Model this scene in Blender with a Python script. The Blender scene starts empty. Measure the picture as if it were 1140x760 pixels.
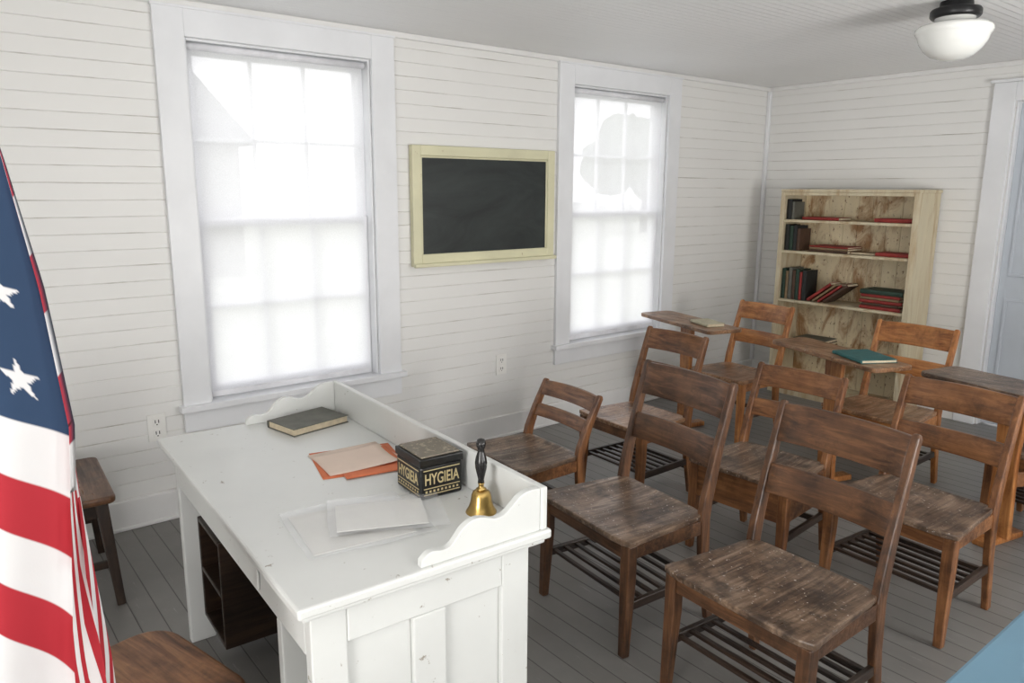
import bpy, bmesh, random
import numpy as np
from math import *
from mathutils import Vector, Matrix, noise as mnoise
random.seed(4)
COL=bpy.context.scene.collection
bpy.context.scene.view_settings.view_transform='Standard'
bpy.context.scene.view_settings.exposure=.14
# ------------------------------------------------------------------ helpers
def finish(name,bm,mats,parent=None,bevel=0,smooth=False,loc=None,rot=None,seg=2,angle=40):
    bmesh.ops.recalc_face_normals(bm,faces=bm.faces)
    me=bpy.data.meshes.new(name); bm.to_mesh(me); bm.free()
    for m in (mats if isinstance(mats,(list,tuple)) else [mats]): me.materials.append(m)
    if smooth:
        for p in me.polygons: p.use_smooth=True
    o=bpy.data.objects.new(name,me); COL.objects.link(o)
    if parent: o.parent=parent
    if loc is not None: o.location=loc
    if rot is not None: o.rotation_euler=rot
    if bevel:
        b=o.modifiers.new('bevel','BEVEL'); b.width=bevel; b.segments=seg; b.limit_method='ANGLE'; b.angle_limit=radians(angle)
    return o
def root(name,loc,rotz=0,label='',cat='',group=None):
    o=bpy.data.objects.new(name,None); COL.objects.link(o); o.location=loc; o.rotation_euler=(0,0,rotz); o.empty_display_size=.1
    tag(o,label,cat,group); return o
def tag(o,label,cat,group=None):
    o['label']=label; o['category']=cat
    if group: o['group']=group
    return o
def box(bm,x0,x1,y0,y1,z0,z1,mi=0):
    v=[bm.verts.new(c) for c in ((x0,y0,z0),(x1,y0,z0),(x1,y1,z0),(x0,y1,z0),(x0,y0,z1),(x1,y0,z1),(x1,y1,z1),(x0,y1,z1))]
    for f in ((0,3,2,1),(4,5,6,7),(0,1,5,4),(1,2,6,5),(2,3,7,6),(3,0,4,7)):
        bm.faces.new([v[i] for i in f]).material_index=mi
def prism(bm,pts,fn,a0,a1,mi=0):
    A=[bm.verts.new(fn(p,a0)) for p in pts]; B=[bm.verts.new(fn(p,a1)) for p in pts]
    n=len(pts)
    bm.faces.new(A).material_index=mi; bm.faces.new(B[::-1]).material_index=mi
    for i in range(n): bm.faces.new([A[i],B[i],B[(i+1)%n],A[(i+1)%n]]).material_index=mi
def sweep(bm,pts,ws,hs,side=(1,0,0),mi=0):
    side=Vector(side); rings=[]
    for i,p in enumerate(pts):
        p=Vector(p); a=Vector(pts[max(i-1,0)]); b=Vector(pts[min(i+1,len(pts)-1)])
        t=(b-a).normalized(); s=(side-t*side.dot(t)).normalized(); n=t.cross(s)
        w=ws[i]/2; h=hs[i]/2
        rings.append([bm.verts.new(p+s*x*w+n*y*h) for x,y in ((-1,-1),(1,-1),(1,1),(-1,1))])
    for i in range(len(rings)-1):
        for k in range(4): bm.faces.new([rings[i][k],rings[i][(k+1)%4],rings[i+1][(k+1)%4],rings[i+1][k]]).material_index=mi
    bm.faces.new(rings[0][::-1]).material_index=mi; bm.faces.new(rings[-1]).material_index=mi
def bar(bm,p0,p1,w,h,w1=None,h1=None,side=(1,0,0),mi=0):
    sweep(bm,[p0,p1],[w,w1 or w],[h,h1 or h],side,mi)
def rod(bm,p0,p1,r0,r1=None,seg=10,mi=0):
    p0=Vector(p0);p1=Vector(p1); r1=r0 if r1 is None else r1
    t=(p1-p0).normalized(); a=Vector((0,0,1)) if abs(t.z)<.9 else Vector((1,0,0)); s=t.cross(a).normalized(); n=t.cross(s)
    A=[];B=[]
    for i in range(seg):
        c=cos(2*pi*i/seg);d=sin(2*pi*i/seg)
        A.append(bm.verts.new(p0+(s*c+n*d)*r0));B.append(bm.verts.new(p1+(s*c+n*d)*r1))
    for i in range(seg): 
        f=bm.faces.new([A[i],A[(i+1)%seg],B[(i+1)%seg],B[i]]); f.material_index=mi; f.smooth=True
    bm.faces.new(A[::-1]).material_index=mi;bm.faces.new(B).material_index=mi
def lathe(bm,prof,seg=40,mi=0,c=(0,0)):
    rings=[]
    for r,z in prof:
        if r<1e-5: rings.append([bm.verts.new((c[0],c[1],z))])
        else: rings.append([bm.verts.new((c[0]+r*cos(2*pi*i/seg),c[1]+r*sin(2*pi*i/seg),z)) for i in range(seg)])
    for a,b in zip(rings,rings[1:]):
        for i in range(seg):
            j=(i+1)%seg
            if len(a)==1 and len(b)==1: continue
            if len(a)==1: f=bm.faces.new([a[0],b[i],b[j]])
            elif len(b)==1: f=bm.faces.new([a[i],a[j],b[0]])
            else: f=bm.faces.new([a[i],a[j],b[j],b[i]])
            f.smooth=True; f.material_index=mi
def BM(): return bmesh.new()
# ------------------------------------------------------------------ materials
def newmat(name):
    m=bpy.data.materials.new(name); m.use_nodes=True; nt=m.node_tree
    return m,nt,nt.nodes['Principled BSDF']
def N(nt,t,**k):
    n=nt.nodes.new(t)
    for a,b in k.items(): setattr(n,a,b)
    return n
def ramp(nt,fac,stops):
    r=N(nt,'ShaderNodeValToRGB'); e=r.color_ramp.elements
    e[0].position,e[0].color=stops[0][0],(*stops[0][1],1); e[1].position,e[1].color=stops[-1][0],(*stops[-1][1],1)
    for p,c in stops[1:-1]:
        x=e.new(p); x.color=(*c,1)
    nt.links.new(fac,r.inputs[0]); return r.outputs[0]
def mixc(nt,fac,a,b,mode='MIX'):
    m=N(nt,'ShaderNodeMix',data_type='RGBA',blend_type=mode)
    if isinstance(fac,(int,float)): m.inputs[0].default_value=fac
    else: nt.links.new(fac,m.inputs[0])
    for i,c in ((6,a),(7,b)):
        if isinstance(c,tuple): m.inputs[i].default_value=(*c,1)
        else: nt.links.new(c,m.inputs[i])
    return m.outputs[2]
def mth(nt,op,a,b=0,c=0):
    m=N(nt,'ShaderNodeMath',operation=op)
    for i,x in enumerate((a,b,c)):
        if isinstance(x,(int,float)): m.inputs[i].default_value=x
        else: nt.links.new(x,m.inputs[i])
    return m.outputs[0]
def coords(nt,scale=(1,1,1),rand=True):
    tc=N(nt,'ShaderNodeTexCoord'); v=tc.outputs['Object']
    if rand:
        oi=N(nt,'ShaderNodeObjectInfo'); r=mth(nt,'MULTIPLY',oi.outputs['Random'],17.0)
        a=N(nt,'ShaderNodeVectorMath',operation='ADD'); nt.links.new(v,a.inputs[0]); nt.links.new(r,a.inputs[1]); v=a.outputs[0]
    mp=N(nt,'ShaderNodeMapping'); mp.inputs['Scale'].default_value=scale; nt.links.new(v,mp.inputs[0]); return mp.outputs[0]
def noise(nt,vec,scale,detail=4,rough=.55,dist=0):
    n=N(nt,'ShaderNodeTexNoise'); n.inputs['Scale'].default_value=scale; n.inputs['Detail'].default_value=detail; n.inputs['Roughness'].default_value=rough; n.inputs['Distortion'].default_value=dist
    nt.links.new(vec,n.inputs['Vector']); return n.outputs[0]
def bump(nt,b,h,strength=.3,dist=.002):
    n=N(nt,'ShaderNodeBump'); n.inputs['Strength'].default_value=strength; n.inputs['Distance'].default_value=dist
    nt.links.new(h,n.inputs['Height']); nt.links.new(n.outputs[0],b.inputs['Normal'])
def plain(name,col,rough=.6,metal=0,var=.12,scale=8,bmp=0):
    m,nt,b=newmat(name); v=coords(nt); n=noise(nt,v,scale,5)
    c=ramp(nt,n,[(.3,tuple(x*(1-var) for x in col)),(.7,tuple(min(1,x*(1+var)) for x in col))])
    nt.links.new(c,b.inputs['Base Color']); b.inputs['Roughness'].default_value=rough; b.inputs['Metallic'].default_value=metal
    if bmp: bump(nt,b,noise(nt,v,scale*8,3),bmp)
    return m
_w={}
TONES={'brown':((.018,.009,.005),(.072,.031,.014),(.17,.080,.037)),
       'dark':((.008,.005,.003),(.022,.012,.008),(.05,.029,.018)),
       'orange':((.10,.032,.008),(.29,.105,.028),(.47,.215,.072)),
       'mid':((.035,.013,.005),(.14,.053,.018),(.28,.127,.050)),
       'worn':((.022,.012,.008),(.11,.064,.038),(.28,.195,.135)),
       'wornorange':((.08,.034,.012),(.24,.115,.052),(.40,.25,.145))}
def wood(tone,axis='z',rough=.32):
    k=(tone,axis)
    if k in _w: return _w[k]
    m,nt,b=newmat('wood_'+tone+'_'+axis); lo,mi,hi=TONES[tone]
    sc={'x':(1.2,16,16),'y':(16,1.2,16),'z':(16,16,1.2)}[axis]
    v=coords(nt,sc); g=noise(nt,v,3.2,7,.65,.6)
    v2=coords(nt); p=noise(nt,v2,7,4,.6)
    c=ramp(nt,g,[(.30,lo),(.5,mi),(.70,hi)])
    d=mixc(nt,ramp(nt,p,[(.4,(0,0,0)),(.68,(1,1,1))]),c,tuple(min(1,x*1.35) for x in hi),'MIX')
    c2=mixc(nt,.35,c,d)
    s=noise(nt,v2,5,6,.75); c2=mixc(nt,ramp(nt,s,[(.50,(0,0,0)),(.66,(.7,.7,.7))]),c2,lo)
    if tone.startswith('worn'):
        s=noise(nt,v2,95,2,.5); c2=mixc(nt,ramp(nt,s,[(.67,(0,0,0)),(.72,(1,1,1))]),c2,(.5,.45,.4))
        s=noise(nt,v2,11,5,.7); c2=mixc(nt,ramp(nt,s,[(.48,(0,0,0)),(.66,(.8,.8,.8))]),c2,lo)
    nt.links.new(c2,b.inputs['Base Color'])
    nt.links.new(ramp(nt,g,[(.3,(rough+.15,)*3),(.7,(rough-.05,)*3)]),b.inputs['Roughness'])
    bump(nt,b,g,.35,.002); _w[k]=m; return m
def painted(name,col,chip=(.2,.15,.1),amount=.73,rough=.42,scale=9,var=.05,tint=None,stretch=(1,1,1),tr=(.45,.75)):
    m,nt,b=newmat(name); v=coords(nt,stretch,rand=False); n=noise(nt,v,3,4)
    c=ramp(nt,n,[(.3,tuple(x*(1-var) for x in col)),(.7,tuple(min(1,x*(1+var)) for x in col))])
    if tint:
        t=noise(nt,v,scale*.6,6,.65,.8); c=mixc(nt,ramp(nt,t,[(tr[0],(0,0,0)),(tr[1],(1,1,1))]),c,tint)
    k=noise(nt,v,scale*4,6,.7); c=mixc(nt,ramp(nt,k,[(amount-.03,(0,0,0)),(amount,(1,1,1))]),c,chip)
    nt.links.new(c,b.inputs['Base Color']); b.inputs['Roughness'].default_value=rough
    bump(nt,b,noise(nt,v,30,3),.15,.001); return m
PITCH=.074
def board_mat(name,col,grime,axis='Z',PITCH=PITCH,gb=0):
    m,nt,b=newmat(name); v=coords(nt,rand=False)
    sp=N(nt,'ShaderNodeSeparateXYZ'); nt.links.new(v,sp.inputs[0]); z=sp.outputs[axis]
    row=mth(nt,'FLOOR',mth(nt,'DIVIDE',z,PITCH)); fr=mth(nt,'FRACT',mth(nt,'DIVIDE',z,PITCH))
    wn=N(nt,'ShaderNodeTexWhiteNoise',noise_dimensions='1D'); nt.links.new(row,wn.inputs['W'])
    n=noise(nt,v,1.3,4); c=ramp(nt,n,[(.3,tuple(x*.965 for x in col)),(.7,col)])
    c=mixc(nt,mth(nt,'MULTIPLY',wn.outputs[0],.08 if not gb else .03),c,tuple(x*.8 for x in col))
    edge=mth(nt,'ADD',mth(nt,'LESS_THAN',fr,.045),mth(nt,'GREATER_THAN',fr,.97))
    sc={'Z':(1,1,18),'X':(18,1,1),'Y':(1,18,1)}[axis]
    v2=coords(nt,sc,False); g=noise(nt,v2,2.6,6,.7)
    k=mth(nt,'MULTIPLY',edge,ramp(nt,g,[(.5,(.05,.05,.05)),(.70,(.8,.8,.8))]))
    c=mixc(nt,k,c,grime)
    if not gb:
        s=noise(nt,v2,9,5,.7); c=mixc(nt,ramp(nt,s,[(.76,(0,0,0)),(.80,(.3,.3,.3))]),c,grime)
    nt.links.new(c,b.inputs['Base Color']); b.inputs['Roughness'].default_value=.5
    if gb: bump(nt,b,mth(nt,'MINIMUM',mth(nt,'MULTIPLY',fr,7),1.0),gb,.004)
    else: bump(nt,b,noise(nt,v,9,4),.12,.003)
    return m
M_wall=board_mat('painted_boards',(.79,.785,.765),(.36,.32,.27))
M_ceil=board_mat('ceiling_boards',(.90,.90,.90),(.68,.68,.68),'X',.045,.6)
M_trim=painted('trim_paint',(.77,.78,.80),(.5,.48,.45),.80,.35)
M_base=painted('baseboard_paint',(.77,.765,.755),(.4,.37,.33),.76,.4)
M_deskw=painted('desk_paint',(.69,.70,.68),(.33,.30,.25),.69,.34,7,.04)
M_blue=painted('blue_paint',(.13,.25,.34),(.5,.6,.65),.8,.4)
M_doorblue=painted('door_paint',(.50,.54,.59),(.5,.5,.5),.8,.4)
M_yel=painted('cream_yellow_paint',(.66,.635,.44),(.42,.33,.2),.69,.45,8,.08)
M_case=painted('bookcase_paint',(.60,.53,.375),(.25,.14,.07),.70,.6,5,.06,tint=(.42,.30,.17),stretch=(3,3,.5),tr=(.45,.68))
M_caseb=painted('bookcase_back_paint',(.76,.65,.44),(.20,.10,.045),.63,.6,5,.08,tint=(.36,.20,.09),stretch=(2.2,1,1.0),tr=(.48,.63))
def floor_mat():
    m,nt,b=newmat('painted_floor'); v=coords(nt,rand=False)
    sp=N(nt,'ShaderNodeSeparateXYZ'); nt.links.new(v,sp.inputs[0]); y=mth(nt,'DIVIDE',sp.outputs['Y'],.085)
    row=mth(nt,'FLOOR',y); fr=mth(nt,'FRACT',y)
    wn=N(nt,'ShaderNodeTexWhiteNoise',noise_dimensions='1D'); nt.links.new(row,wn.inputs['W'])
    n=noise(nt,v,2.2,6,.6); c=ramp(nt,n,[(.3,(.155,.148,.140)),(.7,(.22,.212,.20))])
    c=mixc(nt,mth(nt,'MULTIPLY',wn.outputs[0],.3),c,(.15,.14,.13))
    c=mixc(nt,mth(nt,'MULTIPLY',mth(nt,'LESS_THAN',fr,.045),.85),c,(.04,.036,.033))
    s=noise(nt,coords(nt,(3,30,1),False),2.5,6,.7); c=mixc(nt,ramp(nt,s,[(.62,(0,0,0)),(.72,(.6,.6,.6))]),c,(.36,.35,.33))
    nt.links.new(c,b.inputs['Base Color']); b.inputs['Roughness'].default_value=.4
    h=mth(nt,'MINIMUM',mth(nt,'MULTIPLY',fr,12),1.0); bump(nt,b,h,.4,.003); return m
M_floor=floor_mat()
m,nt,b=newmat('sheer_shade'); nt.nodes.remove(b)
t=N(nt,'ShaderNodeBsdfTransparent'); tl=N(nt,'ShaderNodeBsdfTranslucent'); df=N(nt,'ShaderNodeBsdfDiffuse')
tl.inputs[0].default_value=(.94,.94,.96,1); df.inputs[0].default_value=(.86,.86,.88,1); t.inputs[0].default_value=(.97,.97,1,1)
a=N(nt,'ShaderNodeMixShader'); a.inputs[0].default_value=.36; nt.links.new(tl.outputs[0],a.inputs[1]); nt.links.new(df.outputs[0],a.inputs[2])
a2=N(nt,'ShaderNodeMixShader'); v=coords(nt,rand=False); w=noise(nt,v,220,2); 
nt.links.new(ramp(nt,w,[(.3,(.79,.79,.79)),(.7,(.87,.87,.87))]),a2.inputs[0])
nt.links.new(t.outputs[0],a2.inputs[1]); nt.links.new(a.outputs[0],a2.inputs[2]); nt.links.new(a2.outputs[0],nt.nodes['Material Output'].inputs[0]); M_shade=m
M_hem=plain('shade_hem',(.75,.75,.78),.8)
M_black=plain('black_metal',(.012,.012,.013),.35,.3)
m,nt,b=newmat('chalkboard_slate'); v=coords(nt,(1,1,2.5),False); n=noise(nt,v,1.8,6,.65,1.0)
nt.links.new(ramp(nt,n,[(.35,(.010,.014,.014)),(.7,(.032,.040,.038))]),b.inputs['Base Color']); b.inputs['Roughness'].default_value=.42; M_slate=m
M_brass=plain('brass',(.52,.35,.12),.28,1,.2,20)
M_handle=plain('black_lacquer',(.012,.011,.011),.22)
M_plastic=plain('outlet_plastic',(.82,.81,.78),.35,0,.03)
M_slot=plain('outlet_slot',(.03,.03,.03),.6)
M_paper=plain('paper',(.74,.73,.69),.8,0,.05,6)
M_opaper=plain('orange_paper',(.70,.20,.09),.8,0,.08,6)
M_ppaper=plain('pink_paper',(.78,.63,.53),.8,0,.06,6)
M_pages=plain('book_pages',(.62,.53,.38),.85,0,.12,60)
M_tin=plain('tin_black',(.010,.010,.010),.32,.2,.4,30)
M_tinlid=painted('tin_lid',(.17,.145,.11),(.34,.29,.21),.58,.45,12,.2)
M_cream=painted('tin_lettering',(.56,.46,.25),(.1,.09,.07),.68,.5,30)
m,nt,b=newmat('milk_glass'); b.inputs['Roughness'].default_value=.12; b.inputs['Subsurface Weight'].default_value=.2; b.inputs['Subsurface Radius'].default_value=(.03,.03,.03)
n=noise(nt,coords(nt),3); nt.links.new(ramp(nt,n,[(0,(.78,.79,.76)),(1,(.86,.86,.83))]),b.inputs['Base Color']); M_milk=m
m,nt,b=newmat('plastic_film'); b.inputs['Base Color'].default_value=(.88,.89,.91,1); b.inputs['Roughness'].default_value=.08; b.inputs['Alpha'].default_value=.28; b.inputs['Specular IOR Level'].default_value=.9
bump(nt,b,noise(nt,coords(nt,(1,2.6,1)),6,3,.5,1.2),.4,.02); M_film=m
# ------------------------------------------------------------------ camera
CAM=Vector((3.8,0,1.6122)); f=840.79; pt=.1992; ya=.897; ro=.0053
F=Vector((-sin(ya)*cos(pt),cos(ya)*cos(pt),-sin(pt))); R=Vector((cos(ya),sin(ya),0)); U=R.cross(F)
R2=R*cos(ro)+U*sin(ro); U2=U*cos(ro)-R*sin(ro)
cd=bpy.data.cameras.new('camera'); cd.sensor_width=36; cd.lens=f/1140*36; cd.clip_start=.02
co=bpy.data.objects.new('camera',cd); COL.objects.link(co)
mt=Matrix(((R2.x,U2.x,-F.x,CAM.x),(R2.y,U2.y,-F.y,CAM.y),(R2.z,U2.z,-F.z,CAM.z),(0,0,0,1))); co.matrix_world=mt
bpy.context.scene.camera=co
# ------------------------------------------------------------------ room
RX=5.2; Y0=-1.6; YB=5.76; ZC=2.4436
def wall(name,fixed,sgn,axis,a0,a1,openings):
    bm=BM()
    def P(u,z,d):
        return (fixed+sgn*d,u,z) if axis=='x' else (u,fixed+sgn*d,z)
    segs=[]; us=sorted({a0,a1,*[o[0] for o in openings],*[o[1] for o in openings]})
    for u0,u1 in zip(us,us[1:]):
        zs=[(0,ZC)]
        for o in openings:
            if o[0]<=u0+1e-6 and o[1]>=u1-1e-6:
                zs=[(0,o[2]),(o[3],ZC)]
        for z0,z1 in zs:
            if z1-z0>.01: segs.append((u0,u1,z0,z1))
    for u0,u1,z0,z1 in segs:
        r=floor(z0/PITCH); pts=[]
        while r*PITCH<z1:
            for dz,d in ((0,-.003),(.003,0),(PITCH-.0025,0)):
                z=r*PITCH+dz
                if z0<z<z1: pts.append((z,d))
            r+=1
        pts=[(z0,0)]+pts+[(z1,0)]
        for (za,da),(zb,db) in zip(pts,pts[1:]):
            vs=[bm.verts.new(P(u0,za,da)),bm.verts.new(P(u1,za,da)),bm.verts.new(P(u1,zb,db)),bm.verts.new(P(u0,zb,db))]
            bm.faces.new(vs)
        c0=P(u0,z0,-.14); c1=P(u1,z1,-.005)
        box(bm,min(c0[0],c1[0]),max(c0[0],c1[0]),min(c0[1],c1[1]),max(c0[1],c1[1]),z0,z1)
    o=finish(name,bm,M_wall); o['kind']='structure'; return o
W1=(1.10,2.05,.55,2.285); W2=(3.53,4.48,.55,2.285)
wall('wall_left',0,1,'x',Y0,YB,[W1,W2])
wall('wall_back',YB,-1,'y',0,RX,[(1.84,2.72,0,2.19)])
RW=[(.2,1.2,.6,2.2),(2.6,3.6,.6,2.2)]
wall('wall_right',RX,-1,'x',Y0,YB,RW)
wall('wall_front',Y0,1,'y',0,RX,[(2.9,4.1,.6,2.2)])
bm=BM(); box(bm,-.14,RX+.14,Y0-.14,YB+.14,-.1,0); o=finish('floor',bm,M_floor); o['kind']='structure'
bm=BM(); box(bm,-.14,RX+.14,Y0-.14,YB+.14,ZC,ZC+.1); o=finish('ceiling',bm,M_ceil); o['kind']='structure'
def struct(name,bm,mat,bevel=.003):
    o=finish(name,bm,mat,bevel=bevel); o['kind']='structure'; return o
bm=BM(); box(bm,.0,.02,Y0,YB,0,.145); box(bm,.02,.032,Y0,YB,0,.02); struct('baseboard_left',bm,M_base,.005)
bm=BM(); box(bm,.02,1.70,YB-.02,YB,0,.145); box(bm,2.86,RX,YB-.02,YB,0,.145); struct('baseboard_back',bm,M_base,.005)
bm=BM(); box(bm,0,.022,Y0,YB,ZC-.032,ZC); struct('trim_1',bm,M_base,.006)
bm=BM(); box(bm,.022,RX,YB-.022,YB,ZC-.032,ZC); struct('trim_2',bm,M_base,.006)
bm=BM(); box(bm,0,.03,YB-.03,YB,.145,ZC-.032); struct('trim_3',bm,M_trim,.006)
def window(name,y0,y1,ca,cb,zt=2.285,zb=.55):
    bm=BM()
    ct=2.409; t=.024
    box(bm,0,t,ca,y0,.56,ct); box(bm,0,t,y1,cb,.56,ct); box(bm,0,t,y0,y1,zt,ct)
    box(bm,0,.03,ca-.006,cb+.006,ct-.004,ct+.008)
    box(bm,-.1,.055,ca-.02,cb+.02,.532,.562)
    box(bm,0,.022,ca,cb,.425,.532)
    box(bm,-.14,0,y0,y0+.012,.562,zt); box(bm,-.14,0,y1-.012,y1,.562,zt); box(bm,-.14,0,y0+.012,y1-.012,zt-.012,zt)
    a=y0+.012; b=y1-.012; zm=1.44
    for (x0,x1,za,zc) in ((-.115,-.085,zm-.02,zt-.012),(-.085,-.055,.562,zm+.02)):
        s=.045
        box(bm,x0,x1,a,a+s,za,zc); box(bm,x0,x1,b-s,b,za,zc)
        lo=.04 if za>1 else .07; hi=.05 if za>1 else .04
        box(bm,x0,x1,a+s,b-s,za,za+lo); box(bm,x0,x1,a+s,b-s,zc-hi,zc)
        for k in (1,2):
            yy=a+s+(b-a-2*s)*k/3; box(bm,x0+.005,x1-.005,yy-.009,yy+.009,za+lo,zc-hi)
        zz=(za+lo+zc-hi)/2; box(bm,x0+.005,x1-.005,a+s,b-s,zz-.009,zz+.009)
    struct(name,bm,M_trim,.0025)
window('window_1',*W1[:2],.967,2.188); window('window_2',*W2[:2],3.397,4.609)
def shade(y0,y1,side):
    r=root('roller_shade',(0,0,.585),0,'sheer white roller shade drawn down inside the window frame','window shade','sheer roller shades')
    bm=BM(); ny=24; nz=40; g=[]
    for j in range(nz+1):
        row=[]
        for i in range(ny+1):
            y=y0+(y1-y0)*i/ny; z=.0+1.655*j/nz
            x=-.03+.0025*sin(i*.9+1.3*sin(j*.15))+.002*sin(j*.4)
            row.append(bm.verts.new((x,y,z)))
        g.append(row)
    for j in range(nz):
        for i in range(ny): bm.faces.new([g[j][i],g[j][i+1],g[j+1][i+1],g[j+1][i]])
    finish('shade_cloth',bm,M_shade,r,smooth=True)
    bm=BM(); rod(bm,(-.028,y0-.01,1.668),(-.028,y1+.01,1.668),.017,seg=16); finish('roller',bm,M_hem,r)
    bm=BM(); box(bm,-.034,-.026,y0,y1,-.012,.016); finish('hem_bar',bm,M_hem,r,bevel=.003)
shade(W1[0]+.02,W1[1]-.035,1); shade(W2[0]+.02,W2[1]-.03,1)
bm=BM()
box(bm,1.70,1.835,YB-.026,YB,0,2.31); box(bm,2.725,2.86,YB-.026,YB,0,2.31); box(bm,1.835,2.725,YB-.026,YB,2.19,2.31); box(bm,1.68,2.88,YB-.04,YB,2.31,2.33)
box(bm,1.84,1.852,YB-.0,YB+.14,0,2.19)
struct('trim_4',bm,M_trim,.004)
bm=BM(); box(bm,1.852,2.708,YB+.055,YB+.095,.01,2.18)
for a,b_,c,d in ((1.90,2.24,.2,.9),(2.32,2.66,.2,.9),(1.90,2.24,1.05,2.05),(2.32,2.66,1.05,2.05)):
    box(bm,a,b_,YB+.048,YB+.055,c,c+.02);box(bm,a,b_,YB+.048,YB+.055,d-.02,d);box(bm,a,a+.02,YB+.048,YB+.055,c+.02,d-.02);box(bm,b_-.02,b_,YB+.048,YB+.055,c+.02,d-.02)
struct('door_1',bm,M_doorblue,.003)
def outlet(y,z):
    r=root('wall_outlet',(.0,y,z),0,'white double wall outlet set in the board wall','electrical outlet','wall outlets')
    bm=BM(); box(bm,0.0005,.009,-.042,.042,-.067,.067); finish('cover_plate',bm,M_plastic,r,bevel=.003)
    for dz in (-.028,.028):
        bm=BM(); box(bm,.009,.0125,-.018,.018,dz-.02,dz+.02,0)
        for yy in (-.009,.006): box(bm,.0125,.0132,yy,yy+.004,dz-.004,dz+.012,1)
        box(bm,.0125,.0132,-.003,.003,dz-.014,dz-.009,1)
        finish('socket',bm,[M_plastic,M_slot],r)
outlet(.84,.475); outlet(2.94,.49)
# ------------------------------------------------------------------ chalkboard
r=root('chalkboard',(.002,2.816,1.166),0,'black chalkboard with a worn cream-yellow wooden frame on the wall','chalkboard')
hw=.5375; H_=.688
bm=BM(); box(bm,.004,.022,-hw+.045,hw-.045,.06,H_-.045); finish('writing_surface',bm,M_slate,r)
bm=BM(); fw=.058
box(bm,0,.036,-hw,-hw+fw,0,H_); box(bm,0,.036,hw-fw,hw,0,H_); box(bm,0,.036,-hw+fw,hw-fw,H_-fw,H_); box(bm,0,.036,-hw+fw,hw-fw,0,.07)
box(bm,.022,.03,-hw+fw,-hw+fw+.012,.07,H_-fw); box(bm,.022,.03,hw-fw-.012,hw-fw,.07,H_-fw); box(bm,.022,.03,-hw+fw,hw-fw,H_-fw-.012,H_-fw)
finish('frame',bm,M_yel,r,bevel=.004)
bm=BM(); box(bm,.036,.062,-hw-.004,hw+.004,-.004,.018); finish('chalk_ledge',bm,M_yel,r,bevel=.004)
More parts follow.
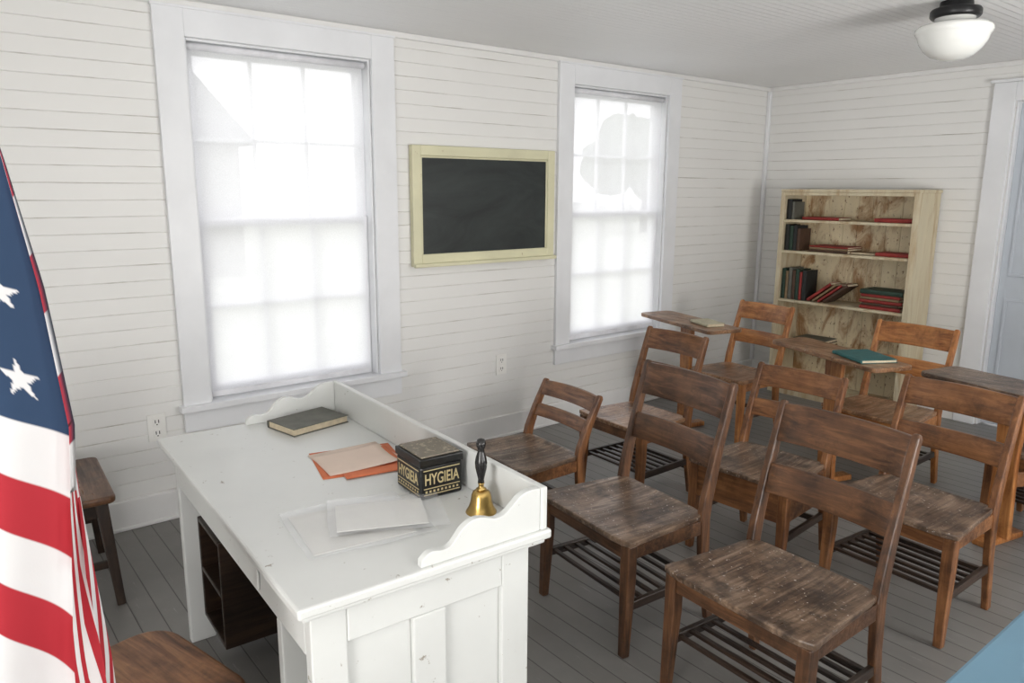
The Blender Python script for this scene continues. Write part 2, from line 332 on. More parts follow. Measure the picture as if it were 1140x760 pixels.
# ------------------------------------------------------------------ chairs
def chair(cx,cy,rotz=0,W=.46,D=.41,sz=.44,top=.89,tone='brown',seat='worn',apron=.055,rack=True,tablet=None,name='school_chair',label='',group='wooden school chairs',pdark=None,rake=.12):
    r=root(name,(cx,cy,0),rotz,label,'school desk' if tablet else 'chair',group)
    T=pdark or tone
    bm=BM(); n=14; th=.022; topg=[];botg=[]
    for j in range(n+1):
        v=j/n; y=-D/2+D*v; hwid=(W/2+.018)*(1-v)+(W/2-.022)*v
        rt=[];rb=[]
        for i in range(n+1):
            u=i/n*2-1; x=hwid*u
            cr=.018*max(0,abs(u)-.8)/.2
            yy=y+(cr if v<.1 else (-cr if v>.9 else 0))
            dish=.012*(1-u*u)*(1-(2*v-1)**4)*(1-.6*exp(-(u*6)**2)*(1-v))
            rt.append(bm.verts.new((x,yy,sz-dish))); rb.append(bm.verts.new((x,yy,sz-th)))
        topg.append(rt);botg.append(rb)
    for j in range(n):
        for i in range(n):
            q=bm.faces.new([topg[j][i],topg[j][i+1],topg[j+1][i+1],topg[j+1][i]]); q.smooth=True
            bm.faces.new([botg[j][i],botg[j+1][i],botg[j+1][i+1],botg[j][i+1]])
    for i in range(n):
        bm.faces.new([topg[0][i],botg[0][i],botg[0][i+1],topg[0][i+1]]); bm.faces.new([topg[n][i],topg[n][i+1],botg[n][i+1],botg[n][i]])
        bm.faces.new([topg[i][0],topg[i+1][0],botg[i+1][0],botg[i][0]]); bm.faces.new([topg[i][n],botg[i][n],botg[i+1][n],topg[i+1][n]])
    finish('seat',bm,wood(seat,'y'),r,bevel=.005,angle=50)
    xf=W/2-.012; xb=W/2-.04; yf=-D/2+.035; yb=D/2-.012; st=sz-th-.001
    k=(top-sz)
    PP=[(yb+.055,0),(yb+.012,sz*.55),(yb,sz*.95),(yb+.012,sz+.12*k),(yb+.055,sz+.5*k),(yb+rake,top-.012),(yb+rake+.004,top)]
    def py(z):
        for (ya_,za),(yb_,zb) in zip(PP,PP[1:]):
            if z<=zb: return ya_+(yb_-ya_)*(z-za)/(zb-za)
        return PP[-1][0]
    for s in (-1,1):
        bm=BM(); sweep(bm,[(s*xf*1.02,yf-.012,0),(s*xf,yf,st*.7),(s*xf,yf,st)],[.030,.042,.042],[.030,.042,.042]); finish('leg',bm,wood(T,'z'),r,bevel=.004)
    for s in (-1,1):
        bm=BM(); sweep(bm,[(s*(xb+.014),y,z) for y,z in PP],[.026,.028,.03,.03,.028,.026,.018],[.034,.042,.046,.044,.036,.03,.02]); finish('back_post',bm,wood(T,'z'),r,bevel=.005)
    def rail(z0,z1,th,bow,arch,nm):
        bm=BM(); n=12; rings=[]
        for i in range(n+1):
            u=i/n*2-1; x=(xb+.002)*u; b_=bow*(1-u*u); a_=arch*(1-u*u)
            rg=[]
            for z,dy in ((z0,-th/2),(z0,th/2),(z1+a_,th/2),(z1+a_,-th/2)):
                rg.append(bm.verts.new((x,py(min(z,top))+b_+dy-.003,z)))
            rings.append(rg)
        for a_,b_ in zip(rings,rings[1:]):
            for q in range(4): bm.faces.new([a_[q],a_[(q+1)%4],b_[(q+1)%4],b_[q]]).smooth=True
        bm.faces.new(rings[0][::-1]);bm.faces.new(rings[-1])
        finish(nm,bm,wood(tone,'x'),r,bevel=.004,angle=60)
    rail(top-.125*(k/.45),top-.008,.02,.022,.003,'back_rail')
    rail(sz+.35*k,sz+.35*k+.095*(k/.45),.018,.02,0,'back_rail')
    bm=BM()
    bar(bm,(-xf+.02,yf-.005,st-apron/2),(xf-.02,yf-.005,st-apron/2),apron,.018,side=(0,0,1))
    bar(bm,(-xb+.02,yb,st-apron/2),(xb-.02,yb,st-apron/2),apron,.018,side=(0,0,1))
    for s in (-1,1): bar(bm,(s*xf,yf+.02,st-apron/2),(s*(xb+.014),yb-.02,st-apron/2),apron,.02,side=(0,0,1))
    finish('apron',bm,wood(T,'x'),r,bevel=.003)
    zs=sz*.42
    bm=BM()
    for s in (-1,1):
        bar(bm,(s*xf,yf+.008,zs),(s*(xb+.014),py(zs)-.015,zs),.034,.018,side=(0,0,1))
    bar(bm,(-xb,py(zs*.75),zs*.8),(xb,py(zs*.75),zs*.8),.026,.016,side=(0,0,1))
    finish('stretcher',bm,wood('dark','y'),r,bevel=.003)
    if rack:
        bm=BM()
        for i in range(7):
            y=yf+.03+(py(zs)-yf-.075)*i/6
            xx=xf+(xb+.014-xf)*(i/6)-.006
            bar(bm,(-xx,y,zs+.004),(xx,y,zs+.004),.012,.018,side=(0,0,1))
        finish('book_rack',bm,wood('dark','x'),r,bevel=.002)
    if tablet:
        tx,ty,tr,tw,td=tablet
        c,s_=cos(tr),sin(tr)
        def TP(p,z): return (tx+c*p[0]-s_*p[1],ty+s_*p[0]+c*p[1],z)
        pts=[]
        for qx,qy,a0 in ((tw/2,td/2,0),(-tw/2,td/2,90),(-tw/2,-td/2,180),(tw/2,-td/2,270)):
            rr=.05 if qx<0 else .035
            for kk in range(6):
                a=radians(a0+kk*18); pts.append((qx-copysign(rr,qx)+rr*cos(a),qy-copysign(rr,qy)+rr*sin(a)))
        bm=BM(); prism(bm,pts,TP,.728,.752); finish('writing_top',bm,wood('worn' if seat=='worn' else 'wornorange','x'),r,bevel=.005)
        bm=BM()
        sweep(bm,[TP((.0,0),.03),TP((0,0),.4),TP((0,0),.727)],[.12,.10,.13],[.03,.03,.03],side=(c,s_,0))
        sweep(bm,[TP((0,-.13),.016),TP((0,.16),.016)],[.07,.07],[.032,.032],side=(c,s_,0))
        finish('pedestal',bm,wood('orange','z'),r,bevel=.006)
        bm=BM(); bar(bm,TP((-.22,0),.714),TP((.22,0),.714),.05,.026,side=(-s_,c,0)); 
        finish('cleat',bm,wood(T,'x'),r,bevel=.003)
        bm=BM(); e=TP((0,.0),.30); bar(bm,(e[0],e[1],.30),(0,yf,st-.06),.07,.025,side=(0,0,1)); finish('connecting_beam',bm,wood(tone,'y'),r,bevel=.004)
    return r
chair(1.14,2.20,radians(-3),W=.46,D=.37,sz=.385,top=.655,tone='mid',seat='worn',label='low brown wooden school chair beside the white desk')
chair(1.955,2.015,radians(-6),W=.505,D=.42,sz=.44,top=.92,tone='brown',seat='worn',label='dark brown wooden school chair with worn seat and slatted book rack')
chair(2.645,1.95,radians(-3),W=.50,D=.42,sz=.44,top=.912,tone='brown',seat='worn',label='scuffed brown wooden school chair with two back rails')
chair(1.165,2.95,radians(-2),W=.45,D=.40,sz=.43,top=.85,tone='mid',seat='wornorange',label='reddish brown wooden school chair behind the low chair')
chair(1.995,2.86,radians(3),W=.46,D=.41,sz=.43,top=.80,tone='mid',seat='worn',apron=.15,rack=False,label='brown wooden school chair with a deep box under the seat')
chair(2.62,2.93,radians(-3),W=.48,D=.40,sz=.44,top=.855,tone='mid',seat='worn',label='brown wooden school chair with dark slatted book rack')
chair(.88,4.22,radians(-5),W=.46,D=.40,sz=.43,top=.86,tone='orange',seat='wornorange',name='school_desk',rack=False,tablet=(-.25,-.18,radians(-10),.80,.27),label='orange-brown school seat with attached writing top by the window',group='school desks with attached seats')
chair(1.92,4.14,radians(-2),W=.48,D=.40,sz=.43,top=.87,tone='orange',seat='wornorange',name='school_desk',tablet=(-.16,-.24,radians(-17),.80,.26),label='orange-brown school seat with attached writing top carrying a teal book',group='school desks with attached seats')
chair(2.78,4.08,radians(-2),W=.46,D=.40,sz=.43,top=.87,tone='mid',seat='worn',name='school_desk',tablet=(-.13,-.24,radians(-10),.78,.29),label='brown school seat with attached scuffed writing top near the door',group='school desks with attached seats')
def stool(cx,cy,rotz,w,d,sz,tone,seat,label,rd=.03):
    r=root('wooden_stool',(cx,cy,0),rotz,label,'stool')
    pts=[]
    for qx,qy,a0 in ((w/2,d/2,0),(-w/2,d/2,90),(-w/2,-d/2,180),(w/2,-d/2,270)):
        for kk in range(7):
            a=radians(a0+kk*15); pts.append((qx-copysign(rd,qx)+rd*cos(a),qy-copysign(rd,qy)+rd*sin(a)))
    bm=BM(); prism(bm,pts,lambda p,z:(p[0],p[1],z),sz-.03,sz); finish('seat',bm,wood(seat,'x'),r,bevel=.01,seg=3)
    bm=BM(); a=w/2-.05;b_=d/2-.05
    for s in (-1,1):
        bar(bm,(-a,s*b_,sz-.065),(a,s*b_,sz-.065),.06,.02,side=(0,0,1)); bar(bm,(s*a,-b_,sz-.065),(s*a,b_,sz-.065),.06,.02,side=(0,0,1))
    finish('apron',bm,wood(tone,'x'),r,bevel=.003)
    for sx in (-1,1):
        for sy in (-1,1):
            bm=BM(); bar(bm,(sx*(a+.045),sy*(b_+.03),0),(sx*a,sy*b_,sz-.031),.032,.032,.045,.045); finish('leg',bm,wood(tone,'z'),r,bevel=.004)
    bm=BM()
    for s in (-1,1): bar(bm,(s*(a+.027),-b_-.015,.17),(s*(a+.027),b_+.015,.17),.03,.018,side=(0,0,1))
    bar(bm,(-a-.02,0,.17),(a+.02,0,.17),.03,.018,side=(0,0,1))
    finish('stretcher',bm,wood(tone,'y'),r,bevel=.003)
stool(.44,.30,radians(-3),.54,.46,.45,'dark','brown','dark brown wooden stool standing by the board wall')
stool(2.02,.265,radians(14),.46,.44,.45,'brown','mid','worn brown wooden stool pulled up to the white desk',.09)
# ------------------------------------------------------------------ teacher desk
DX,DY=1.772,.902; DR=radians(-2.6)
D=root('teacher_desk',(DX,DY,0),DR,'white-painted wooden teacher desk with a scrolled gallery rail on top','desk')
hx,hy=.672,.335
bm=BM(); box(bm,-hx,hx,-hy,hy,.735,.76); box(bm,-hx+.012,hx-.012,-hy+.012,hy-.012,.72,.735); finish('desktop',bm,M_deskw,D,bevel=.006)
bx,by=hx-.045,hy-.04
def endpanel(s):
    bm=BM(); x0,x1=(bx-.035,bx) if s>0 else (-bx,-bx+.035)
    def b(y0,y1,z0,z1,ins=0):
        if s>0: box(bm,x0,x1-ins,y0,y1,z0,z1)
        else: box(bm,x0+ins,x1,y0,y1,z0,z1)
    b(-by,-by+.085,0,.719); b(by-.085,by,0,.719); b(-by+.085,by-.085,.62,.719); b(-by+.085,by-.085,.09,.17)
    b(-.045,.045,.17,.62); b(-by+.085,-.045,.17,.62,.014); b(.045,by-.085,.17,.62,.014)
    finish('end_panel',bm,M_deskw,D,bevel=.004)
endpanel(1); endpanel(-1)
bm=BM()
box(bm,-bx+.036,bx-.036,by-.03,by-.012,.09,.719)
for x in (-.32,0,.32): box(bm,x-.03,x+.03,by-.012,by,.09,.719)
finish('back_panel',bm,M_deskw,D,bevel=.003)
bm=BM(); box(bm,-bx+.036,bx-.036,-by,-by+.022,.60,.719); finish('front_apron',bm,M_deskw,D,bevel=.003)
bm=BM(); box(bm,-.29,.29,-by-.008,-by-.001,.62,.70); finish('drawer_front',bm,M_deskw,D,bevel=.003)
bm=BM(); box(bm,.40,.43,-by+.0,by-.035,.0,.599); finish('inner_panel',bm,M_deskw,D,bevel=.003)
# open dark wooden cubby inside the knee space
bm=BM(); cx0,cx1,cy0,cy1=-bx+.04,-.32,-by+.05,by-.05
box(bm,cx0,cx0+.015,cy0,cy1,.10,.48); box(bm,cx1-.015,cx1,cy0,cy1,.10,.48)
for z in (.10,.28,.465): box(bm,cx0+.015,cx1-.015,cy0,cy1,z,z+.015)
box(bm,cx0+.015,cx1-.015,cy1-.012,cy1,.115,.465)
finish('storage_cubby',bm,wood('dark','y'),D,bevel=.003)
bm=BM(); box(bm,-hx+.008,hx-.008,hy-.03,hy-.01,.76,.875); finish('gallery_rail',bm,M_deskw,D,bevel=.004)
prof=[(0,0),(0,.113),(.035,.116),(.065,.108),(.09,.088),(.115,.07),(.145,.066),(.17,.076),(.195,.083),(.22,.08),(.245,.066),(.262,.046),(.28,.03),(.305,.028),(.325,.034),(.345,.03),(.36,.016),(.362,0)]
def smooth_prof(p,it=2):
    for _ in range(it):
        q=[p[0],p[1]]
        for a,b in zip(p[1:-2],p[2:-1]): q+= [(a[0]*.75+b[0]*.25,a[1]*.75+b[1]*.25),(a[0]*.25+b[0]*.75,a[1]*.25+b[1]*.75)]
        q+=[p[-2],p[-1]]; p=q
    return p
pr=smooth_prof(prof)
for s in (-1,1):
    bm=BM(); xa=s*(hx-.012); xb_=s*(hx-.032)
    prism(bm,pr,lambda p,x:(x,hy-.031-p[0]*.95,.7602+p[1]),xa,xb_); finish('gallery_bracket',bm,M_deskw,D,bevel=.002,angle=60)
# ------------------------------------------------------------------ books
_bc={}
def bookmat(col):
    if col not in _bc: _bc[col]=plain('book_cloth',col,.65,0,.18,25)
    return _bc[col]
def book(L,W,T,col,loc,rot,label,group=None,name='book'):
    r=bpy.data.objects.new(name,None); COL.objects.link(r); r.empty_display_size=.05; r.location=loc; r.rotation_euler=rot; tag(r,label,'book',group)
    bm=BM(); c=.003
    box(bm,-W/2,W/2,-L/2,L/2,0,c); box(bm,-W/2,W/2,-L/2,L/2,T-c,T)
    prism(bm,[(-W/2-.003,.001),(-W/2+.004,.0),(-W/2+.004,T),(-W/2-.003,T-.001),(-W/2-.006,T*.5)],lambda p,y:(p[0],y,p[1]),-L/2,L/2)
    finish('cover',bm,bookmat(col),r,bevel=.0012)
    bm=BM(); box(bm,-W/2+.0045,W/2-.005,-L/2+.004,L/2-.004,c+.0002,T-c-.0002); finish('pages',bm,M_pages,r)
    return r
book(.235,.165,.028,(.125,.125,.105),(1.262,1.075,.7605),(0,0,radians(11)),'old grey-green clothbound book on the white desk')
book(.20,.13,.02,(.45,.42,.30),(.80,4.03,.753),(0,0,radians(70)),'pale tan book lying on a school desk')
book(.26,.20,.018,(.02,.11,.11),(1.93,3.86,.753),(0,0,radians(60)),'teal green book lying on a school desk')
def sheet(name,w,h,loc,rz,mat,label,cat='paper',group=None,curl=.004,t=.0012):
    bm=BM(); n=10; A=[];B=[]
    for j in range(n+1):
        a=[];b=[]
        for i in range(n+1):
            x=-w/2+w*i/n;y=-h/2+h*j/n; z=curl*((i/n)**4*(j/n)**2+((1-i/n)**3)*(j/n)**3)
            a.append(bm.verts.new((x,y,z+t)));b.append(bm.verts.new((x,y,z)))
        A.append(a);B.append(b)
    for j in range(n):
        for i in range(n):
            bm.faces.new([A[j][i],A[j][i+1],A[j+1][i+1],A[j+1][i]]).smooth=True; bm.faces.new([B[j][i],B[j+1][i],B[j+1][i+1],B[j][i+1]]).smooth=True
    for i in range(n):
        bm.faces.new([A[0][i],B[0][i],B[0][i+1],A[0][i+1]]);bm.faces.new([A[n][i],A[n][i+1],B[n][i+1],B[n][i]])
        bm.faces.new([A[i][0],A[i+1][0],B[i+1][0],B[i][0]]);bm.faces.new([A[i][n],B[i][n],B[i+1][n],A[i+1][n]])
    o=finish(name,bm,mat,loc=loc,rot=(0,0,rz)); tag(o,label,cat,group); return o
g='loose papers on the desk'
sheet('paper_sheet',.245,.265,(1.705,1.045,.7606),radians(-14),M_opaper,'orange paper sheet under lighter sheets on the white desk','paper',g,0)
sheet('paper_sheet',.205,.24,(1.68,1.05,.7620),radians(-2),M_ppaper,'pink paper sheet in a loose pile on the white desk','paper',g,0)
sheet('paper_sheet',.235,.20,(1.74,1.06,.7634),radians(-10),M_opaper,'orange paper sheet in a loose pile on the white desk','paper',g,0)
sheet('paper_sheet',.195,.225,(1.705,1.035,.7648),radians(-7),M_ppaper,'pale pink paper sheet on top of the loose pile','paper',g,.009)
def wrapped(loc,rz,w,h,label):
    r=root('paper_packet',loc,rz,label,'papers','plastic-wrapped papers')
    bm=BM(); box(bm,-w/2+.03,w/2-.03,-h/2+.02,h/2-.05,.0005,.0025); finish('document',bm,M_paper,r)
    bm=BM(); n=40; g_=[]
    for j in range(n+1):
        row=[]
        for i in range(n+1):
            x=-w/2+w*i/n;y=-h/2+h*j/n; z=.004+.005*abs(mnoise.noise(Vector((x*16,y*5+x*8,loc[0]*5))))*(.5+1.0*max(abs(2*i/n-1),abs(2*j/n-1))**3)
            ex=.006*mnoise.noise(Vector((y*10,x*10,3)))
            row.append(bm.verts.new((x+ex,y+ex,z)))
        g_.append(row)
    for j in range(n):
        for i in range(n): bm.faces.new([g_[j][i],g_[j][i+1],g_[j+1][i+1],g_[j+1][i]]).smooth=True
    finish('plastic_sleeve',bm,M_film,r)
wrapped((2.125,.825,.7605),radians(-8),.30,.33,'printed papers in a wrinkled clear plastic sleeve on the desk')
wrapped((2.15,.90,.775),radians(-24),.22,.30,'smaller papers in crinkled clear plastic lying on another sleeve')
# ------------------------------------------------------------------ tin
T=root('tea_tin',(2.035,1.105,.7605),radians(-4),'black tea tin with cream lettering reading HYGIEIA and worn lid','tin')
w,d,h=.150,.135,.125
bm=BM(); box(bm,-w/2,w/2,-d/2,d/2,0,h-.028); finish('tin_body',bm,M_tin,T,bevel=.008,seg=3)
bm=BM(); box(bm,-w/2-.0025,w/2+.0025,-d/2-.0025,d/2+.0025,h-.029,h-.006,0); box(bm,-w/2+.006,w/2-.006,-d/2+.006,d/2-.006,h-.006,h,1); finish('lid',bm,[M_tin,M_tinlid],T,bevel=.005,seg=3)
def text(body,size,parent,loc,rot,mat,sx=1.0,name='lettering',ext=.0003):
    cu=bpy.data.curves.new('t','FONT'); cu.body=body; cu.size=size; cu.extrude=ext; cu.align_x='CENTER'; cu.align_y='CENTER'; cu.offset=.0006
    ob=bpy.data.objects.new('t',cu); COL.objects.link(ob); bpy.context.view_layer.update()
    me=bpy.data.meshes.new_from_object(ob.evaluated_get(bpy.context.evaluated_depsgraph_get())); bpy.data.objects.remove(ob)
    me.materials.clear(); me.materials.append(mat)
    o=bpy.data.objects.new(name,me); COL.objects.link(o); o.parent=parent; o.location=loc; o.rotation_euler=rot; o.scale=(sx,1,1); return o
text('HYGIEIA',.046,T,(0,-d/2-.0006,.056),(pi/2,0,0),M_cream,.70)
text('HYGIEIA',.046,T,(w/2+.0006,0,.056),(pi/2,0,pi/2),M_cream,.64)
bm=BM()
for z in (.012,.030,.083):
    box(bm,-w/2+.01,w/2-.01,-d/2-.0008,-d/2,z,z+.0025); box(bm,w/2,w/2+.0008,-d/2+.01,d/2-.01,z,z+.0025)
for i in range(9):
    xx=-w/2+.018+i*(w-.036)/8; box(bm,xx-.003,xx+.003,-d/2-.0008,-d/2,.019,.025)
    yy=-d/2+.018+i*(d-.036)/8; box(bm,w/2,w/2+.0008,yy-.003,yy+.003,.019,.025)
finish('border_line',bm,M_cream,T)
# ------------------------------------------------------------------ bell
B=root('hand_bell',(2.262,1.125,.7605),0,'brass hand bell with black turned handle on the desk','bell')
bm=BM(); lathe(bm,[(.0,.062),(.012,.062),(.022,.058),(.026,.048),(.029,.03),(.034,.014),(.041,.003),(.042,0),(.039,0),(.031,.014),(.026,.03),(.022,.048),(.0,.056)]); finish('bell_body',bm,M_brass,B)
bm=BM(); lathe(bm,[(0,.0625),(.013,.0625),(.014,.066),(.008,.069),(.007,.077),(.009,.08),(.009,.083),(0,.083)],24); finish('collar',bm,M_brass,B)
bm=BM(); lathe(bm,[(0,.0832),(.009,.0832),(.008,.092),(.011,.105),(.0155,.125),(.0165,.14),(.014,.155),(.0095,.168),(.0085,.176),(.012,.184),(.0135,.193),(.010,.203),(0,.207)],24); finish('handle',bm,M_handle,B)
# ------------------------------------------------------------------ blue table
r=root('blue_table',(3.84,1.72,0),0,'light blue painted wooden table near the chairs','table')
bm=BM(); box(bm,-.5,.5,-.62,.62,.72,.75); finish('tabletop',bm,M_blue,r,bevel=.008)
bm=BM(); box(bm,-.45,.45,-.57,-.55,.64,.719);box(bm,-.45,.45,.55,.57,.64,.719);box(bm,-.45,-.43,-.55,.55,.64,.719);box(bm,.43,.45,-.55,.55,.64,.719); finish('apron',bm,M_blue,r)
for sx in (-1,1):
    for sy in (-1,1):
        bm=BM(); bar(bm,(sx*.42,sy*.53,0),(sx*.42,sy*.53,.64),.035,.035,.055,.055); finish('leg',bm,M_blue,r,bevel=.004)
# ------------------------------------------------------------------ bookcase
BX0,BX1,BY0,BY1=.405,1.45,5.42,5.735
K=root('bookcase',(BX0,BY0,0),0,'weathered cream-yellow wooden bookcase with open shelves against the wall','bookcase')
bw=BX1-BX0; bd=BY1-BY0
for a in (0,bw-.024):
    bm=BM(); box(bm,a,a+.024,0,bd,0,1.6); finish('side_panel',bm,M_case,K,bevel=.003)
bm=BM(); box(bm,-.008,bw+.008,-.01,bd,1.6,1.622); finish('top_board',bm,M_case,K,bevel=.003)
bm=BM(); n=9
for i in range(n):
    a=.025+(bw-.05)*i/n; box(bm,a+.001,a+(bw-.05)/n-.001,bd-.016,bd-.002,.06,1.599)
finish('back_panel',bm,M_caseb,K,bevel=.002)
SH=[.07,.40,.765,1.15,1.39]
for z in SH:
    bm=BM(); box(bm,.0245,bw-.0245,.0,bd-.017,z-.02,z); finish('shelf',bm,M_case,K,bevel=.002)
bm=BM(); box(bm,-.004,.032,-.014,-.001,0,1.599); box(bm,bw-.036,bw+.004,-.014,-.001,0,1.599); box(bm,.033,bw-.037,-.014,-.001,1.575,1.599); box(bm,.033,bw-.037,-.014,-.001,0,.07)
finish('face_frame',bm,M_case,K,bevel=.003)
def vbook(x,z,th,H,Wd,col,label,lean=0,group='upright books on the bookcase',dz=0):
    y=BY0+.03+Wd/2
    m_=Matrix.Translation((x+(th/2 if not lean else 0),y,z+H/2+.0005+dz))@Matrix.Rotation(lean,4,'Y')@Matrix.Translation((-th/2,0,0))
    rm=Matrix(((0,0,1,0),(1,0,0,0),(0,1,0,0),(0,0,0,1)))
    r=book(H,Wd,th,col,(0,0,0),(0,0,0),label,group)
    r.matrix_world=m_@rm
    return r
names={'green':(.02,.045,.03),'dark':(.015,.016,.015),'red':(.25,.025,.02),'brown':(.07,.035,.02),'tan':(.22,.15,.08),'navy':(.03,.04,.07),'grey':(.11,.11,.09)}
def lab(c,w): return {'green':'dark green','dark':'black','red':'red','brown':'brown','tan':'tan','navy':'navy blue','grey':'grey'}[c]+' clothbound book '+w
x=BX0+.03
for c,t_,h_ in (('dark',.04,.155),('grey',.02,.135)):
    vbook(x,SH[4],t_,h_,.14,names[c],lab(c,'standing on the top shelf')); x+=t_+.003
x=BX0+.03
for c,t_,h_ in (('dark',.035,.20),('green',.03,.19),('dark',.03,.195),('brown',.025,.17)):
    vbook(x,SH[3],t_,h_,.15,names[c],lab(c,'standing on an upper shelf')); x+=t_+.003
x=BX0+.03
for c,t_,h_ in (('green',.03,.24),('tan',.022,.22),('grey',.03,.25),('brown',.026,.23),('green',.03,.24),('red',.02,.22),('dark',.035,.235)):
    vbook(x,SH[2],t_,h_,.16,names[c],lab(c,'standing on a middle shelf')); x+=t_+.003
def fbook(x,z,T_,L,Wd,col,rz,label,group,y=None):
    return book(L,Wd,T_,col,(x,y or (BY0+.13),z+.0008),(0,0,rz),label,group)
g='books lying on the bookcase shelves'
z=SH[4]; fbook(BX0+.31,z,.022,.30,.18,names['red'],radians(88),lab('red','lying flat on the top shelf'),g)
fbook(BX0+.85,z,.028,.26,.17,names['red'],radians(94),lab('red','lying flat on the top shelf'),g)
z=SH[3]
for c,t_ in (('brown',.018),('tan',.016),('red',.012)): fbook(BX0+.40,z,t_,.32,.19,names[c],radians(86),lab(c,'in a low flat stack'),g); z+=t_+.001
fbook(BX0+.64,SH[3],.016,.12,.18,names['tan'],radians(4),lab('tan','lying flat on an upper shelf'),g)
fbook(BX0+.87,SH[3],.026,.24,.16,names['red'],radians(90),lab('red','lying flat on an upper shelf'),g)
al=radians(52)
for i,(c,t_,h_) in enumerate((('red',.022,.23),('tan',.016,.23),('red',.018,.23),('brown',.022,.23))):
    cxx=BX0+.35+.045*i; cz=(h_*cos(al)+t_*sin(al))/2+.0012
    vbook(cxx,SH[2],t_,h_,.16,names[c],lab(c,'slumped in a leaning row'),lean=al,dz=cz-h_/2)
z=SH[2]
for c,t_,L_ in (('red',.024,.30),('brown',.020,.27),('red',.022,.31),('tan',.018,.28),('red',.020,.29),('green',.032,.31)):
    fbook(BX0+.83,z,t_,L_,.20,names[c],radians(90+random.uniform(-4,4)),lab(c,'in a flat stack on a middle shelf'),g); z+=t_+.001
z=SH[1]
for c,t_,L_ in (('brown',.024,.28),('tan',.020,.27),('grey',.022,.26)):
    fbook(BX0+.30,z,t_,L_,.20,names[c],radians(90+random.uniform(-4,4)),lab(c,'in a flat stack on a lower shelf'),g); z+=t_+.001
# ------------------------------------------------------------------ ceiling light
r=root('ceiling_light',(2.215,3.80,ZC),0,'schoolhouse ceiling light with white glass globe and black fitter','ceiling light')
bm=BM(); lathe(bm,[(0,-.0005),(.066,-.0005),(.068,-.02),(.075,-.026),(.098,-.032),(.104,-.04),(.104,-.062),(.098,-.07),(0,-.07)],48); finish('fitter',bm,M_black,r)
bm=BM(); lathe(bm,[(.082,-.0705),(.084,-.085),(.092,-.09),(.115,-.096),(.145,-.104),(.157,-.114),(.158,-.13),(.150,-.142),(.146,-.148),(.138,-.175),(.118,-.205),(.088,-.232),(.05,-.247),(0,-.252)],56); finish('glass_globe',bm,M_milk,r)
# ------------------------------------------------------------------ flag
FL=root('flag_on_pole',(0,0,0),0,'American flag with stars and stripes hanging in folds from a pole','flag')
fw=Vector((-sin(ya),cos(ya),0)); base=Vector((CAM.x,CAM.y,0))
NS,NT=560,380; Ls,Lt=1.7,1.2
S=np.linspace(0,Ls,NS); Tt=np.linspace(0,Lt,NT)
Sg,Tg=np.meshgrid(S,Tt,indexing='ij')
SF=.85
ztop=np.interp(Sg,[0,.45,SF,1.0,1.3,Ls],[2.09,2.03,1.876,1.50,1.20,.95])
q=np.clip(Sg/SF,0,1)
zz=ztop-Tg*np.interp(Sg,[0,SF,Ls],[1.0,1.0,.7])-.24*(q**5)*np.clip(Tg-.5,0,1)
Xf=np.interp(zz,[.2,.5,.784,1.0,1.219,1.45,1.652,1.9],[-.80,-.785,-.775,-.755,-.735,-.757,-.79,-.84])
Xfront=-1.04+(Xf+1.04)*(q**1.9)
back=np.clip((Sg-SF)/(Ls-SF),0,1)
edge=np.interp(zz,[.3,.784,1.0,1.219,1.5,1.7],[-.708,-.722,-.740,-.758,-.80,-.85])
Xb=Xf+(edge-Xf)*np.clip(back*1.6,0,1)
X=np.where(Sg<=SF,Xfront,Xb)
dep=np.where(Sg<=SF, 1.15+.040*np.sin(q*19+Tg*2.0)*np.clip(Tg*2+.2,0,1)*(1-.5*q)+.05*(q**6), 1.15+.05+.03*np.sin(back*3.1))
P=np.array(base)[None,None,:]+X[...,None]*np.array(R)+dep[...,None]*np.array(fw); P[...,2]=zz
verts=P.reshape(-1,3)
ii,jj=np.meshgrid(np.arange(NS-1),np.arange(NT-1),indexing='ij')
a=(ii*NT+jj).ravel(); faces=np.stack([a,a+NT,a+NT+1,a+1],1)
me=bpy.data.meshes.new('flag_cloth'); me.vertices.add(len(verts)); me.vertices.foreach_set('co',verts.ravel().astype(np.float32))
me.loops.add(faces.size); me.loops.foreach_set('vertex_index',faces.ravel().astype(np.int32)); me.polygons.add(len(faces)); me.polygons.foreach_set('loop_start',(np.arange(len(faces))*4).astype(np.int32)); me.update(calc_edges=True); me.validate()
me.polygons.foreach_set('use_smooth',[True]*len(me.polygons))
red=np.array([.34,.008,.018,1]);white=np.array([.60,.59,.59,1]);blue=np.array([.007,.030,.078,1])
st=np.floor(Tg/(Lt/13)).astype(int)
colr=np.where((st%2==0)[...,None],red,white)
ch=Lt*7/13; cw=.85
canton=(Tg<ch)&(Sg<cw)
colr=np.where(canton[...,None],blue,colr)
Rs=.031
def instar(dx,dy,Rr):
    ang=np.arctan2(dx,-dy); rr=np.hypot(dx,dy); a_=np.mod(ang,2*pi/5); a_=np.minimum(a_,2*pi/5-a_)
    k=.382; x1=k*cos(pi/5);y1=k*sin(pi/5)
    px=rr*np.cos(a_)/Rr; py=rr*np.sin(a_)/Rr
    return (py*(1-x1)+ (px-1)*y1)<=0
for row in range(9):
    n_=6 if row%2==0 else 5
    for kx in range(n_):
        cx_=cw*( (2*kx+1+(row%2))/12 ); cy_=ch*(row+1)/10
        m_=instar(Sg-cx_,Tg-cy_,Rs)&canton; colr=np.where(m_[...,None],white,colr)
ca=me.color_attributes.new('Col','FLOAT_COLOR','POINT'); ca.data.foreach_set('color',colr.reshape(-1).astype(np.float32))
m,nt,b=newmat('flag_fabric'); at=N(nt,'ShaderNodeAttribute',attribute_name='Col'); b.inputs['Roughness'].default_value=.75
nt.links.new(at.outputs['Color'],b.inputs['Base Color']); bump(nt,b,noise(nt,coords(nt),400,2),.2,.0006); me.materials.append(m)
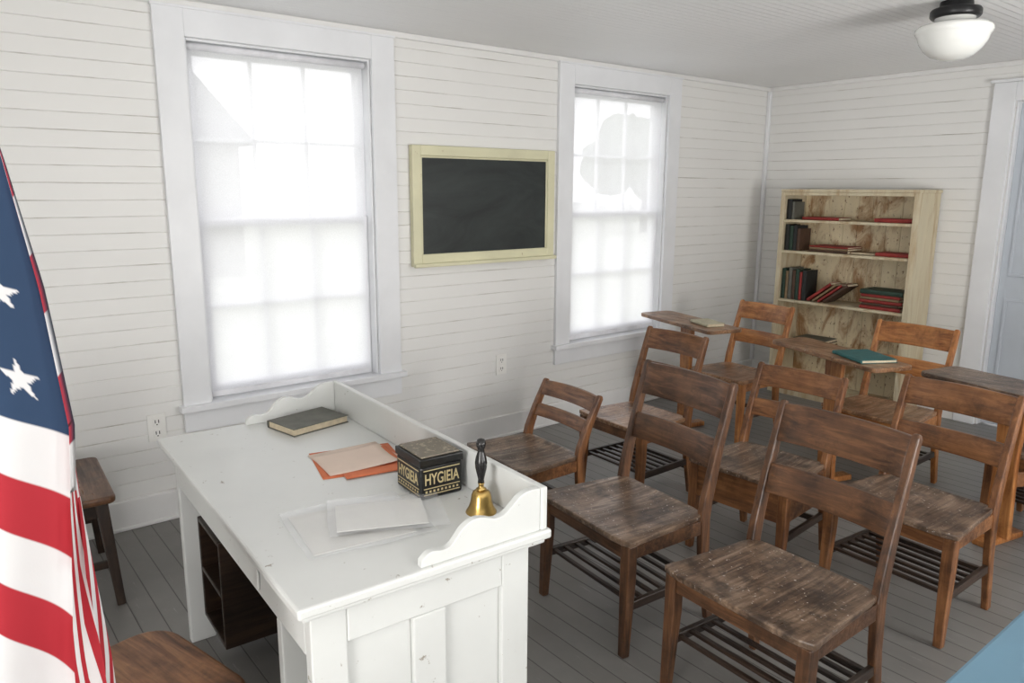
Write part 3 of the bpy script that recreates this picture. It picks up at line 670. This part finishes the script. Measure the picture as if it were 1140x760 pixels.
fo=bpy.data.objects.new('flag_cloth',me); COL.objects.link(fo); fo.parent=FL
pb=base+R*(-1.065)+fw*1.15
bm=BM(); rod(bm,(pb.x,pb.y,.05),(pb.x,pb.y,2.25),.014,.012,16); finish('flag_pole',bm,wood('brown','z'),FL)
bm=BM(); lathe(bm,[(0,0),(.11,0),(.11,.012),(.06,.03),(.03,.05),(0,.05)],32,c=(pb.x,pb.y)); finish('pole_base',bm,M_brass,FL)
# ------------------------------------------------------------------ outside
bm=BM(); box(bm,-90,-.3,-60,90,-.6,-.5); o=finish('ground',bm,plain('grass',(.46,.47,.40),.9,0,.2,1)); o['kind']='structure'
def tree(x,y,h,w,lb):
    r=root('tree',(x,y,-.5),0,lb,'tree','trees outside the windows')
    bm=BM(); rod(bm,(0,0,0),(0,0,h*.5),.22,.12); finish('trunk',bm,wood('dark','z'),r)
    bm=BM()
    for k in range(9):
        c=Vector((random.uniform(-w,w)*.3,random.uniform(-w,w)*.3,h*random.uniform(.5,.85))); rr=w*random.uniform(.2,.3)
        res=bmesh.ops.create_icosphere(bm,subdivisions=3,radius=rr,matrix=Matrix.Translation(c))
        for v in res['verts']: v.co+=(v.co-c).normalized()*rr*.3*mnoise.noise(v.co*2.2)
    finish('crown',bm,plain('foliage',(.14,.17,.11),.9,0,.4,5),r)
tree(-25,18.0,4.4,4.0,'leafy tree standing across the grass outside'); tree(-22,29,5.6,5.0,'tall leafy tree outside the window'); tree(-30,42,5.4,6,'broad leafy tree outside the window')
H=root('house',(-17,4.9,-.5),0,'grey gabled wooden house seen outside the window','house')
bm=BM(); box(bm,-2.4,2.4,-1.5,1.5,0,3.1); finish('walls',bm,plain('house_siding',(.24,.23,.22),.8),H)
bm=BM(); prism(bm,[(-1.9,3.101),(1.9,3.101),(0,5.2)],lambda p,x:(x,p[0],p[1]),-2.6,2.6); finish('roof',bm,plain('roof_shingle',(.12,.12,.12),.8),H)
# ------------------------------------------------------------------ light
w=bpy.data.worlds.new('sky'); bpy.context.scene.world=w; w.use_nodes=True; nt=w.node_tree; bg=nt.nodes['Background']
tc=N(nt,'ShaderNodeTexCoord'); sp=N(nt,'ShaderNodeSeparateXYZ'); nt.links.new(tc.outputs['Generated'],sp.inputs[0])
nt.links.new(ramp(nt,sp.outputs['Z'],[(0,(.99,.985,.99)),(.6,(.94,.95,.98))]),bg.inputs[0]); bg.inputs[1].default_value=1.95
def area(name,loc,rot,sx,sy,power,col=(1,1,1),portal=False):
    l=bpy.data.lights.new(name,'AREA'); l.shape='RECTANGLE'; l.size=sx; l.size_y=sy; l.energy=power; l.color=col
    o=bpy.data.objects.new(name,l); COL.objects.link(o); o.location=loc; o.rotation_euler=rot
    if portal: l.cycles.is_portal=True
    return o
for y0,y1,z0,z1 in (W1,W2): area('window_portal',(-.2,(y0+y1)/2,(z0+z1)/2),(0,-pi/2,0),z1-z0,y1-y0,1,portal=True)
for (y0,y1,z0,z1),p_ in zip(RW,(26,88)): area('fill_light',(RX+.3,(y0+y1)/2,(z0+z1)/2-.3),(0,pi/2+radians(38),0),z1-z0,y1-y0,p_,(1,.98,.95))  # added fill lamps outside the unseen right wall, tilted up to brighten the ceiling
area('fill_light',(3.5,Y0-.3,1.1),(pi/2+radians(38),0,0),1.2,1.6,78,(1,.98,.95))  # one more added fill lamp, behind the camera, also aimed upward
